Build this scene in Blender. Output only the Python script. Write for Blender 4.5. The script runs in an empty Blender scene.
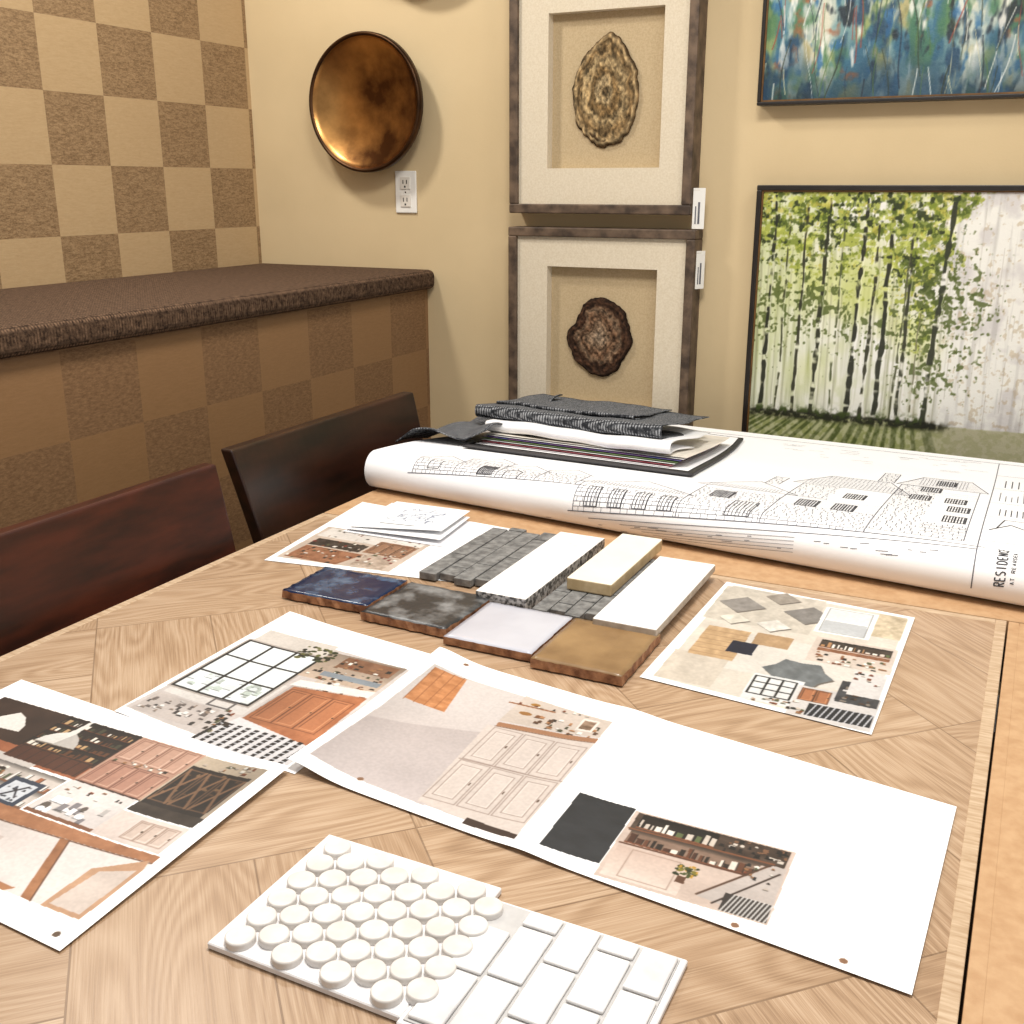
import bpy, bmesh, math, random
import numpy as np
from mathutils import Vector, Matrix
random.seed(3); RS=np.random.RandomState(5)
sc=bpy.context.scene
try:
    sc.view_settings.view_transform='Standard'
    sc.view_settings.look='None'
except Exception as e: print(e)

def s2l(c):
    c=np.asarray(c,dtype=float)
    return np.where(c<=0.04045,c/12.92,((c+0.055)/1.055)**2.4)
def col(c):  # 0-255 srgb -> linear rgba
    l=s2l(np.array(c[:3])/255.); return (float(l[0]),float(l[1]),float(l[2]),1.0)

# ---------------------------------------------------------------- materials
class NB:
    def __init__(s,name):
        s.m=bpy.data.materials.new(name); s.m.use_nodes=True
        s.nt=s.m.node_tree; s.b=s.nt.nodes['Principled BSDF']; s.L=s.nt.links
    def n(s,t,**k):
        x=s.nt.nodes.new(t)
        for a,v in k.items(): setattr(x,a,v)
        return x
    def set(s,sock,v):
        if isinstance(v,bpy.types.NodeSocket): s.L.new(v,sock)
        else: sock.default_value=v
    def math(s,op,a,b=0.0,c=0.0):
        x=s.n('ShaderNodeMath',operation=op); s.set(x.inputs[0],a); s.set(x.inputs[1],b)
        if op in('MULTIPLY_ADD',): s.set(x.inputs[2],c)
        return x.outputs[0]
    def obj(s):
        return s.n('ShaderNodeTexCoord').outputs['Object']
    def noise(s,vec,scale,detail=4,rough=.55,dist=0):
        x=s.n('ShaderNodeTexNoise'); s.L.new(vec,x.inputs['Vector']); x.inputs['Scale'].default_value=scale
        x.inputs['Detail'].default_value=detail; x.inputs['Roughness'].default_value=rough; x.inputs['Distortion'].default_value=dist
        return x.outputs['Fac']
    def mix(s,f,a,b):
        x=s.n('ShaderNodeMix',data_type='RGBA'); s.set(x.inputs[0],f); s.set(x.inputs[6],a); s.set(x.inputs[7],b); return x.outputs[2]
    def ramp(s,f,pts):
        x=s.n('ShaderNodeValToRGB'); s.L.new(f,x.inputs[0]); e=x.color_ramp.elements
        while len(e)<len(pts): e.new(.5)
        for i,(p,c) in enumerate(pts):
            e[i].position=p; e[i].color=c
        return x.outputs[0]
    def mapping(s,vec,scale=(1,1,1),rot=(0,0,0)):
        x=s.n('ShaderNodeMapping'); s.L.new(vec,x.inputs[0]); x.inputs['Scale'].default_value=scale; x.inputs['Rotation'].default_value=rot
        return x.outputs[0]
    def bump(s,h,st,dist=.002):
        x=s.n('ShaderNodeBump'); s.L.new(h,x.inputs['Height']); x.inputs['Strength'].default_value=st; x.inputs['Distance'].default_value=dist
        s.L.new(x.outputs[0],s.b.inputs['Normal'])
    def sep(s,vec):
        x=s.n('ShaderNodeSeparateXYZ'); s.L.new(vec,x.inputs[0]); return x.outputs
    def comb(s,a,b,c):
        x=s.n('ShaderNodeCombineXYZ'); s.set(x.inputs[0],a); s.set(x.inputs[1],b); s.set(x.inputs[2],c); return x.outputs[0]
    def fin(s,c,rough=.5,metal=0,spec=.5):
        s.set(s.b.inputs['Base Color'],c); s.set(s.b.inputs['Roughness'],rough); s.b.inputs['Metallic'].default_value=metal
        s.b.inputs['Specular IOR Level'].default_value=spec
        return s.m

def M(name,c1,c2=None,scale=20,rough=.5,metal=0,bump=0,bscale=None,stretch=(1,1,1),spec=.5,lo=.35,hi=.65,detail=5,dist=.002):
    b=NB(name); v=b.mapping(b.obj(),stretch)
    c2=c2 or tuple(max(0,x*.93) for x in c1)
    f=b.noise(v,scale,detail)
    c=b.ramp(f,[(lo,col(c1)),(hi,col(c2))])
    if bump: b.bump(b.noise(v,bscale or scale*2,4),bump,dist)
    return b.fin(c,rough,metal,spec)

def vcmat(name,rough=.45,bump=0,spec=.5):
    b=NB(name); a=b.n('ShaderNodeAttribute',attribute_name='Col')
    if bump: b.bump(b.noise(b.obj(),160,4),bump,.002)
    return b.fin(a.outputs['Color'],rough,0,spec)

def mat_parquet():
    b=NB('parquet_oak'); x,y,z=b.sep(b.obj()); S=.30
    r=.70710678
    A=b.math('DIVIDE',b.math('MULTIPLY',b.math('ADD',x,y),r),S)
    B=b.math('DIVIDE',b.math('MULTIPLY',b.math('SUBTRACT',y,x),r),S)
    A=b.math('ADD',A,.35); B=b.math('ADD',B,.15)
    ia=b.math('FLOOR',A); ib=b.math('FLOOR',B)
    par=b.math('ABSOLUTE',b.math('MODULO',b.math('ADD',ia,ib),2.0)); ip=b.math('SUBTRACT',1.0,par)
    g=b.math('ADD',b.math('MULTIPLY',A,par),b.math('MULTIPLY',B,ip))
    h=b.math('ADD',b.math('MULTIPLY',B,par),b.math('MULTIPLY',A,ip))
    h3=b.math('MULTIPLY',h,2.0); pid=b.math('FLOOR',h3)
    wn=b.n('ShaderNodeTexWhiteNoise',noise_dimensions='3D'); b.L.new(b.comb(b.math('ADD',ia,.5),b.math('ADD',ib,.5),b.math('ADD',pid,.5)),wn.inputs['Vector'])
    rnd=wn.outputs['Value']
    vec=b.comb(b.math('MULTIPLY',g,.5),b.math('MULTIPLY',h,2.4),b.math('MULTIPLY',rnd,30.0))
    n0=b.noise(vec,1.3,1.5,.35,0)
    rings=b.math('MULTIPLY_ADD',b.math('SINE',b.math('MULTIPLY',n0,170.0)),.5,.5)
    vec2=b.comb(b.math('MULTIPLY',g,1.6),b.math('MULTIPLY',h,110.0),b.math('MULTIPLY',rnd,30.0))
    n2=b.noise(vec2,2.0,4,.65,0)
    n3=b.noise(b.obj(),3.5,3)
    f=b.math('ADD',b.math('ADD',b.math('MULTIPLY',rings,.11),b.math('MULTIPLY',n2,.62)),b.math('MULTIPLY',n3,.27))
    c=b.ramp(f,[(.30,col((126,99,75))),(.48,col((170,141,113))),(.68,col((200,175,149)))])
    c=b.mix(b.math('MULTIPLY',rnd,.42),c,col((152,122,93)))
    fr=b.math('FRACT',h3); e1=b.math('LESS_THAN',fr,.012)
    fa=b.math('FRACT',g); e2=b.math('LESS_THAN',fa,.006)
    e=b.math('MAXIMUM',e1,e2)
    c=b.mix(b.math('MULTIPLY',e,.6),c,col((100,76,54)))
    b.bump(n2,.12,.001)
    return b.fin(c,b.math('MULTIPLY_ADD',n2,.2,.26),0,.5)

def mat_checker(name,light,lightb,dark,darkb,ax):
    b=NB(name); o=b.sep(b.obj()); hz=o[ax]; z=o[2]
    u=b.math('DIVIDE',b.math('SUBTRACT',hz,2.545),.19); v=b.math('DIVIDE',b.math('SUBTRACT',z,1.5595),.1715)
    par=b.math('ABSOLUTE',b.math('MODULO',b.math('ADD',b.math('FLOOR',u),b.math('FLOOR',v)),2.0))
    vec=b.obj()
    nd=b.noise(b.mapping(vec,(1,1,3.2)),70,6,.9)
    D=b.ramp(nd,[(.38,col(dark)),(.62,col(darkb))])
    nl=b.noise(b.mapping(vec,(1,1,6)),45,6,.85)
    big=b.noise(vec,3,3)
    Lc=b.ramp(nl,[(.3,col(light)),(.7,col(lightb))])
    Lc=b.mix(b.math('MULTIPLY',big,.35),Lc,col(darkb))
    c=b.mix(par,D,Lc)
    b.bump(nd,.25,.002)
    return b.fin(c,b.math('MULTIPLY_ADD',par,-.15,.62),0,.4)

def mat_weave(name,c1,c2,scale,rough=.9,bump=.6,w=.5,a=.25,z=.75):
    b=NB(name); v=b.obj()
    w1=b.n('ShaderNodeTexWave',wave_type='BANDS',bands_direction='X'); w2=b.n('ShaderNodeTexWave',wave_type='BANDS',bands_direction='Y')
    for q in(w1,w2):
        b.L.new(v,q.inputs['Vector']); q.inputs['Scale'].default_value=scale; q.inputs['Distortion'].default_value=2.5; q.inputs['Detail'].default_value=3; q.inputs['Detail Scale'].default_value=2
    n=b.noise(v,scale*2.2,5,.8)
    f=b.math('ADD',b.math('MULTIPLY',b.math('MULTIPLY',w1.outputs['Fac'],w2.outputs['Fac']),w),b.math('MULTIPLY',n,.6))
    b.bump(f,bump,.003)
    return b.fin(b.ramp(f,[(a,col(c1)),(z,col(c2))]),rough,0,.15)

MT={}
MT['parquet']=mat_parquet()
MT['paint']=M('wall_paint_tan',(212,190,150),(205,183,143),3,.75,bump=.15,bscale=180)
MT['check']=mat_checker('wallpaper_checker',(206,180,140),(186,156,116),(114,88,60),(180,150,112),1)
MT['check2']=mat_checker('wallpaper_checker_lower',(150,114,78),(132,98,64),(106,76,50),(148,114,80),1)  # same wallpaper, with the half wall's shade darkened into its colours
MT['carpet']=mat_weave('ledge_carpet',(30,20,15),(136,108,86),44,.95,.9,.22,.22,.60)
MT['floor']=mat_weave('floor_carpet',(50,40,32),(96,80,66),60)
MT['espresso']=M('espresso_wood',(24,11,7),(50,24,14),5,.34,stretch=(6,1,6),bump=.05)
MT['espressor']=M('espresso_wood_reddish',(38,14,8),(70,28,15),6,.32,stretch=(6,1,6),bump=.05)
MT['kraft']=M('mdf_top',(190,154,116),(176,138,100),60,.6,bump=.1)
MT['edge']=M('oak_edge',(200,176,148),(172,144,114),30,.45,stretch=(1,8,1))
MT['frame']=M('weathered_frame',(112,92,74),(58,45,35),26,.6,stretch=(1,1,1),bump=.3,bscale=60)
MT['black']=M('black_frame',(22,18,15),(34,27,22),20,.4)
MT['goldedge']=M('frame_gilt',(120,84,40),(88,60,28),30,.45)
MT['linen']=M('linen_mat',(218,207,186),(207,194,170),220,.9,bump=.2)
MT['linen2']=M('linen_backing',(192,172,138),(178,157,122),240,.9,bump=.2)
MT['copper']=M('copper_patina',(212,158,94),(82,54,33),4.5,.32,1.0,bump=.16,bscale=46,lo=.36,hi=.64,detail=9)
MT['copperd']=M('copper_back',(84,58,38),(44,30,20),8,.4,.9)
MT['plastic']=M('white_plastic',(240,238,232),(236,234,228),5,.35)
MT['dark']=M('dark_slot',(30,28,26),(30,28,26),5,.6)
MT['paper']=M('white_paper',(246,246,248),(242,242,245),6,.6)
MT['paper2']=M('warm_paper',(226,220,210),(214,206,194),6,.6)
MT['ink']=M('drawing_ink',(104,104,112),(84,84,94),30,.7)
MT['inkd']=M('drawing_ink_dark',(40,40,46),(54,54,60),30,.7)
MT['fabric']=mat_weave('grey_tweed',(40,42,46),(172,174,178),50,.95,.6,.4,.30,.76)
MT['folder']=M('black_folder',(44,42,44),(58,56,58),30,.6)
MT['terra']=M('terracotta_body',(176,128,92),(110,70,46),60,.85,bump=.4)
MT['blue']=M('navy_glaze',(10,32,66),(84,108,136),34,.24,bump=.35,lo=.48,hi=.74,detail=10)
MT['char']=M('charcoal_glaze',(44,44,46),(140,141,142),28,.36,bump=.35,lo=.45,hi=.72,detail=10)
MT['ltile']=M('pale_glaze',(192,193,202),(180,180,190),8,.22,bump=.06,bscale=20)
MT['gold']=M('ochre_glaze',(152,122,84),(124,96,64),14,.3,bump=.15)
MT['gstone']=M('grey_stone',(132,131,129),(88,87,86),70,.8,bump=.4)
MT['terraz']=M('white_terrazzo',(238,236,234),(204,201,198),36,.4,lo=.45,hi=.8,detail=9)
MT['speck']=M('speckled_edge',(190,186,182),(74,72,70),160,.6,lo=.42,hi=.58)
MT['cream']=M('cream_ceramic',(240,234,219),(234,227,209),12,.3)
MT['creams']=M('cream_side',(206,184,146),(180,156,116),40,.5)
MT['wht']=M('white_ceramic',(242,240,238),(236,234,232),10,.28)
MT['whts']=M('bisque_side',(190,178,164),(166,152,136),60,.6)
MT['penny']=M('white_penny_ceramic',(224,220,216),(206,201,196),40,.4)
MT['grout']=M('mesh_backing',(232,230,231),(222,220,221),60,.7)
MT['grout2']=M('grey_grout',(196,194,193),(184,182,181),60,.8)
MT['marble']=M('white_marble',(236,235,235),(202,201,202),16,.28,lo=.45,hi=.75)
MT['vc']=vcmat('printed_sheet',.5)
MT['vcp']=vcmat('painted_canvas',.45,.35)
MT['stone']=vcmat('agate_stone',.85,.9,.15)

# ---------------------------------------------------------------- mesh helpers
def link(o,parent=None):
    sc.collection.objects.link(o)
    if parent: o.parent=parent
    return o
def empty(name,loc=(0,0,0)):
    e=bpy.data.objects.new(name,None); e.empty_display_size=.05; sc.collection.objects.link(e); return e
def meshobj(name,verts,faces,mats,parent=None,smooth=False,fm=None):
    me=bpy.data.meshes.new(name); me.from_pydata([tuple(v) for v in verts],[],faces)
    for m in (mats if isinstance(mats,list) else [mats]): me.materials.append(m)
    if fm is not None: me.polygons.foreach_set('material_index',fm)
    if smooth: me.polygons.foreach_set('use_smooth',[True]*len(me.polygons))
    me.update(); return link(bpy.data.objects.new(name,me),parent)
def bmobj(name,bm,mats,parent=None,smooth=False):
    me=bpy.data.meshes.new(name); bm.to_mesh(me); bm.free()
    for m in (mats if isinstance(mats,list) else [mats]): me.materials.append(m)
    if smooth: me.polygons.foreach_set('use_smooth',[True]*len(me.polygons))
    return link(bpy.data.objects.new(name,me),parent)
def addbox(bm,x0,x1,y0,y1,z0,z1,bev=0,seg=2,mi=0,rot=0):
    r=bmesh.ops.create_cube(bm,size=1)
    vs=r['verts']
    Mx=Matrix.Translation(((x0+x1)/2,(y0+y1)/2,(z0+z1)/2))@Matrix.Rotation(rot,4,'Z')@Matrix.Diagonal((x1-x0,y1-y0,z1-z0,1))
    bmesh.ops.transform(bm,matrix=Mx,verts=vs)
    fs=set(f for v in vs for f in v.link_faces)
    for f in fs: f.material_index=mi
    if bev:
        es=list(set(e for v in vs for e in v.link_edges))
        bmesh.ops.bevel(bm,geom=es,offset=bev,segments=seg,affect='EDGES',profile=.5)
def box(name,x0,x1,y0,y1,z0,z1,mat,bev=0,parent=None,seg=2):
    bm=bmesh.new(); addbox(bm,x0,x1,y0,y1,z0,z1,bev,seg)
    return bmobj(name,bm,mat,parent)
def lathe(name,prof,mats,M4,n=64,parent=None,fmf=None):
    vs=[];fs=[];fm=[]
    for (r,h) in prof:
        for i in range(n):
            a=2*math.pi*i/n; vs.append(M4@Vector((r*math.cos(a),r*math.sin(a),h)))
    for j in range(len(prof)-1):
        for i in range(n):
            k=(i+1)%n; fs.append((j*n+i,j*n+k,(j+1)*n+k,(j+1)*n+i)); fm.append(fmf(j) if fmf else 0)
    return meshobj(name,vs,fs,mats,parent,True,fm)

# ---------------------------------------------------------------- painted canvases (vertex colours)
def vnoise(ny,nx,sy,sx,seed,octs=3):
    rs=np.random.RandomState(seed); out=np.zeros((ny,nx)); amp=1;tot=0
    for o in range(octs):
        gy=max(2,int(sy*2**o)+2); gx=max(2,int(sx*2**o)+2)
        g=rs.rand(gy,gx)
        yy=np.linspace(0,gy-1.001,ny); xx=np.linspace(0,gx-1.001,nx)
        y0=yy.astype(int); x0=xx.astype(int); fy=(yy-y0); fx=(xx-x0)
        fy=fy*fy*(3-2*fy); fx=fx*fx*(3-2*fx)
        a=g[np.ix_(y0,x0)];b=g[np.ix_(y0,x0+1)];c=g[np.ix_(y0+1,x0)];d=g[np.ix_(y0+1,x0+1)]
        out+=amp*((a*(1-fx)+b*fx)*(1-fy[:,None])+(c*(1-fx)+d*fx)*fy[:,None]); tot+=amp; amp*=.55
    return out/tot
class Canvas:
    """grid of points in world mm; corners TL,TR,BR,BL"""
    def __init__(s,tl,tr,br,bl,step=.8,bg=(248,248,250)):
        tl,tr,br,bl=[np.array(p,float) for p in(tl,tr,br,bl)]
        s.nx=int(max(np.linalg.norm(tr-tl),np.linalg.norm(br-bl))/step)+1; s.ny=int(max(np.linalg.norm(tl-bl),np.linalg.norm(tr-br))/step)+1
        u=np.linspace(0,1,s.nx)[None,:,None]; v=np.linspace(0,1,s.ny)[:,None,None]
        P=(bl*(1-u)+br*u)*(1-v)+(tl*(1-u)+tr*u)*v
        s.X=P[...,0]; s.Y=P[...,1]; s.C=np.zeros((s.ny,s.nx,3))+np.array(bg)/255.; s.seed=1; s.bg=np.array(bg)/255.
    def mask(s,pts):
        m=np.zeros(s.X.shape,bool); n=len(pts); j=n-1
        for i in range(n):
            xi,yi=pts[i];xj,yj=pts[j]
            if yi!=yj:
                m^=((yi>s.Y)!=(yj>s.Y))&(s.X<(xj-xi)*(s.Y-yi)/(yj-yi)+xi)
            j=i
        return m
    def poly(s,pts,c,noise=.0,c2=None,grad='y',sc=8):
        m=s.mask(pts); c=np.array(c)/255.; val=np.broadcast_to(c,s.C.shape).copy()
        if c2 is not None:
            A=s.Y if grad=='y' else s.X; lo=min(p[1 if grad=='y' else 0] for p in pts); hi=max(p[1 if grad=='y' else 0] for p in pts)
            t=np.clip((A-lo)/(hi-lo+1e-6),0,1)[...,None]; val=c*(1-t)+np.array(c2)/255.*t
        if noise:
            s.seed+=1; val=val+(vnoise(s.ny,s.nx,sc,sc,s.seed)-.5)[...,None]*2*noise
        s.C[m]=val[m]
    def rect(s,x0,y0,x1,y1,c,**k): s.poly([(x0,y0),(x1,y0),(x1,y1),(x0,y1)],c,**k)
    def line(s,a,b,w,c,al=1):
        a=np.array(a,float);b=np.array(b,float); d=b-a; L=d@d+1e-9
        t=np.clip(((s.X-a[0])*d[0]+(s.Y-a[1])*d[1])/L,0,1)
        D=np.hypot(s.X-a[0]-t*d[0],s.Y-a[1]-t*d[1]); m=np.clip((w/2+.5-D)/.8,0,1)[...,None]*al
        s.C=s.C*(1-m)+np.array(c)/255.*m
    def shade(s,x0,y0,x1,y1,k0,k1,grad='x'):
        """printed tonal gradient inside a photo: multiply colours from k0 to k1"""
        m=(s.X>=x0)&(s.X<=x1)&(s.Y>=y0)&(s.Y<=y1); A=(s.X-x0)/(x1-x0) if grad=='x' else (s.Y-y0)/(y1-y0)
        f=(k0+(k1-k0)*np.clip(A,0,1))[...,None]; s.C=np.where(m[...,None],s.C*f,s.C)
    def ell(s,x,y,rx,ry,c): 
        m=((s.X-x)/rx)**2+((s.Y-y)/ry)**2<1; s.C[m]=np.array(c)/255.
    def frame(s,x0,y0,x1,y1,w,c):
        for a,b in(((x0,y0),(x1,y0)),((x1,y0),(x1,y1)),((x1,y1),(x0,y1)),((x0,y1),(x0,y0))): s.line(a,b,w,c)
    def panels(s,x0,y0,x1,y1,nx,ny,base,dk,lt):
        s.rect(x0,y0,x1,y1,base,noise=.02); w=(x1-x0)/nx; h=(y1-y0)/ny
        for i in range(nx):
            for j in range(ny):
                a=x0+i*w;b=y0+j*h; s.frame(a+.5,b+.5,a+w-.5,b+h-.5,.8,dk)
                m=min(w,h)*.17; s.line((a+m,b+m),(a+m,b+h-m),.9,dk); s.line((a+m,b+h-m),(a+w-m,b+h-m),.9,dk); s.line((a+w-m,b+m),(a+w-m,b+h-m),.9,lt); s.line((a+m,b+m),(a+w-m,b+m),.9,lt)
                s.ell(a+w*.88,b+h*.5,1,1.6,(90,70,54))
    def bric(s,x0,y0,x1,y1,n,cols,lo=1.5,hi=6,seed=1):
        rs=np.random.RandomState(seed)
        for k in range(n):
            x=rs.uniform(x0,x1);y=rs.uniform(y0,y1);c=cols[rs.randint(len(cols))];w=rs.uniform(lo,hi);h=rs.uniform(lo,hi)
            if rs.rand()<.5: s.ell(x,y,w/2,h/2,c)
            else: s.rect(x-w/2,y-h/2,x+w/2,y+h/2,c)
            s.line((x-w/2,y-h/2),(x+w/2,y-h/2),.7,[q*.5 for q in c])
    def finish(s,gam=1.45,blur=1):
        pap=(np.abs(s.C-s.bg).max(-1)<.004)
        n=vnoise(s.ny,s.nx,s.ny/3.,s.nx/3.,77,1)*.4+vnoise(s.ny,s.nx,5,5,79,2)*.6
        C=np.clip(s.C,0,1)
        g=C.mean(-1,keepdims=True); C=g+(C-g)*.86          # printed inks are a little muted
        C=C**gam*(1+(n-.5)[...,None]*.16); C=np.where(pap[...,None],s.C,C)
        for _ in range(blur):
            P=np.pad(C,((1,1),(1,1),(0,0)),'edge'); C=(P[1:-1,1:-1]*6+P[:-2,1:-1]+P[2:,1:-1]+P[1:-1,:-2]+P[1:-1,2:])/10
        s.C=np.clip(C,0,1); return s
    def mesh(s,name,mapf,mat,parent=None):
        xyz=mapf(s.X/1000.,s.Y/1000.); V=np.stack([np.broadcast_to(q,s.X.shape) for q in xyz],-1).reshape(-1,3)
        ny,nx=s.ny,s.nx; idx=np.arange(ny*nx).reshape(ny,nx)
        F=np.stack([idx[:-1,:-1],idx[:-1,1:],idx[1:,1:],idx[1:,:-1]],-1).reshape(-1,4)
        me=bpy.data.meshes.new(name); me.vertices.add(len(V)); me.vertices.foreach_set('co',V.astype(np.float32).ravel())
        me.loops.add(F.size); me.loops.foreach_set('vertex_index',F.astype(np.int32).ravel())
        me.polygons.add(len(F)); me.polygons.foreach_set('loop_start',np.arange(0,F.size,4,dtype=np.int32)); 
        try: me.polygons.foreach_set('loop_total',np.full(len(F),4,dtype=np.int32))
        except Exception: pass
        me.polygons.foreach_set('use_smooth',np.ones(len(F),bool))
        me.update(calc_edges=True)
        ca=me.color_attributes.new('Col','FLOAT_COLOR','POINT')
        cc=np.ones((ny*nx,4),np.float32); cc[:,:3]=s2l(np.clip(s.C,0,1)).reshape(-1,3); ca.data.foreach_set('color',cc.ravel())
        me.materials.append(mat); return link(bpy.data.objects.new(name,me),parent)

# ================================================================ ROOM
WX,WY=-2.235,2.75
box('floor',WX-.1,2.6,-1.6,WY+.1,-.05,0,MT['floor'])
box('wall_back',WX-.1,2.6,WY,WY+.1,0,2.8,MT['paint'])
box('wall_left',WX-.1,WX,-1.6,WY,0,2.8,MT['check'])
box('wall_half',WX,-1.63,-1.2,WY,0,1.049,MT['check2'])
box('carpeted_ledge',WX+.001,-1.598,-1.2,WY-.001,1.05,1.105,MT['carpet'],.018,seg=4)
box('baseboard_back',-1.63,2.6,WY-.015,WY,0,.1,MT['plastic'],.003)

# ================================================================ TABLES
TZ=.76
def table(name,x0,x1,y0,y1,topm,edgem,legm=None):
    e=empty(name)
    box('top_panel',x0+.012,x1-.012,y0+.012,y1-.012,TZ-.035,TZ,topm,0,e)
    w=.014
    for i,(a,b_,c,d) in enumerate([(x0,x0+w,y0,y1),(x1-w,x1,y0,y1),(x0+w,x1-w,y0,y0+w),(x0+w,x1-w,y1-w,y1)]):
        box('edge_%d'%(i+1),a,b_,c,d,TZ-.04,TZ+.0004,edgem,.001,e)
    box('apron_front',x0+.06,x1-.06,y0+.06,y0+.08,TZ-.12,TZ-.036,MT['espresso'],0,e)
    box('apron_back',x0+.06,x1-.06,y1-.08,y1-.06,TZ-.12,TZ-.036,MT['espresso'],0,e)
    for i,(a,b_) in enumerate([(x0+.05,y0+.05),(x1-.11,y0+.05),(x0+.05,y1-.11),(x1-.11,y1-.11)]):
        box('leg_%d'%(i+1),a,a+.06,b_,b_+.06,0,TZ-.036,MT['espresso'],.004,e)
    return e
table('parquet_table',-1.145,.012,-.35,1.535,MT['parquet'],MT['edge'])
table('work_table',-1.145,1.0,1.538,2.485,MT['kraft'],MT['kraft'])
table('work_table',.0145,1.0,-.35,1.535,MT['kraft'],MT['kraft'])

# ================================================================ CHAIRS
def chair(y0,y1,m_,name='dining_chair',dx=0,ztop=.885):
    e=empty(name); n=24; m=8; zb=.60; th=.028
    vs=[];fs=[]
    def pos(t,k,side):
        y=y0+(y1-y0)*t-.025*(1-k)*(1 if t>.5 else -1)*abs(2*t-1); z=zb+(ztop-zb)*k+ .010*(2*t-1)**2*k
        x=-1.175+dx-.07*k**1.2-.028*(1-(2*t-1)**2)
        return (x-(th if side else 0),y,z)
    for side in(0,1):
        for j in range(m+1):
            for i in range(n+1): vs.append(pos(i/n,j/m,side))
    N=(n+1)*(m+1)
    for j in range(m):
        for i in range(n):
            a=j*(n+1)+i; q=(a,a+1,a+n+2,a+n+1); fs.append(q); fs.append(tuple(N+k for k in q[::-1]))
    for i in range(n):
        fs.append((i,N+i,N+i+1,i+1)); a=m*(n+1)+i; fs.append((a,a+1,N+a+1,N+a))
    for j in range(m):
        a=j*(n+1); b_=a+n+1; fs.append((a,b_,N+b_,N+a)); a+=n; b_+=n; fs.append((a,N+a,N+b_,b_))
    o=meshobj('back_panel',vs,fs,m_,e)
    bv=o.modifiers.new('b','BEVEL'); bv.width=.005; bv.segments=3; bv.limit_method='ANGLE'
    for i,y in enumerate((y0+.02,y1-.06)):
        box('post_%d'%(i+1),-1.235+dx,-1.20+dx,y,y+.04,0,.62,MT['espresso'],.004,e)
    bm=bmesh.new(); addbox(bm,-1.21+dx,-.77+dx,y0+.03,y1-.03,.43,.475,.015,3); bmobj('seat',bm,MT['espresso'],e)
    for i,y in enumerate((y0+.04,y1-.08)):
        box('leg_%d'%(i+1),-.83+dx,-.79+dx,y,y+.04,0,.432,MT['espresso'],.004,e)
    box('stretcher',-1.21+dx,-.8+dx,(y0+y1)/2-.015,(y0+y1)/2+.015,.2,.23,MT['espresso'],.003,e)
    return e
chair(1.415,2.03,MT['espresso']); chair(.76,1.375,MT['espressor'],ztop=.870)

# ================================================================ WALL: copper discs, outlet
def disc(x,z,r,tilt=0):
    e=empty('copper_wall_disc')
    prof=[(0.0,.024)]
    for k in range(1,15):
        t=k/14; prof.append((r*.94*t,.024+.040*t**2.4))
    prof+=[(r*.955,.070),(r*.985,.070),(r,.064),(r,.050),(r*.97,.040),(r*.6,.012),(r*.3,.0),(0,.0)]
    M4=Matrix.Translation((x,WY-.002,z))@Matrix.Rotation(math.radians(90),4,'X')
    lathe('dish',prof,[MT['copper'],MT['copperd']],M4,96,e,lambda j:0 if j<14 else 1)
disc(-1.785,1.560,.186); disc(-1.60,2.03,.180)
e=empty('electrical_outlet')
box('cover_plate',-1.728,-1.657,WY-.006,WY,1.262,1.379,MT['plastic'],.003,e)
for i,zc in enumerate((1.345,1.296)):
    bm=bmesh.new(); addbox(bm,-1.709,-1.676,WY-.009,WY-.005,zc-.017,zc+.017,.0015); bmobj('receptacle_%d'%(i+1),bm,MT['paper2'],e)
    bm=bmesh.new()
    for dx in(-.006,.006): addbox(bm,-1.6925+dx-.0013,-1.6925+dx+.0013,WY-.0096,WY-.0085,zc-.002,zc+.009)
    addbox(bm,-1.695,-1.690,WY-.0096,WY-.0085,zc-.012,zc-.007); bmobj('slots_%d'%(i+1),bm,MT['dark'],e)
bm=bmesh.new(); addbox(bm,-1.6945,-1.6905,WY-.0075,WY-.005,1.3185,1.3225,.001); bmobj('screw',bm,MT['copperd'],e)

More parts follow.
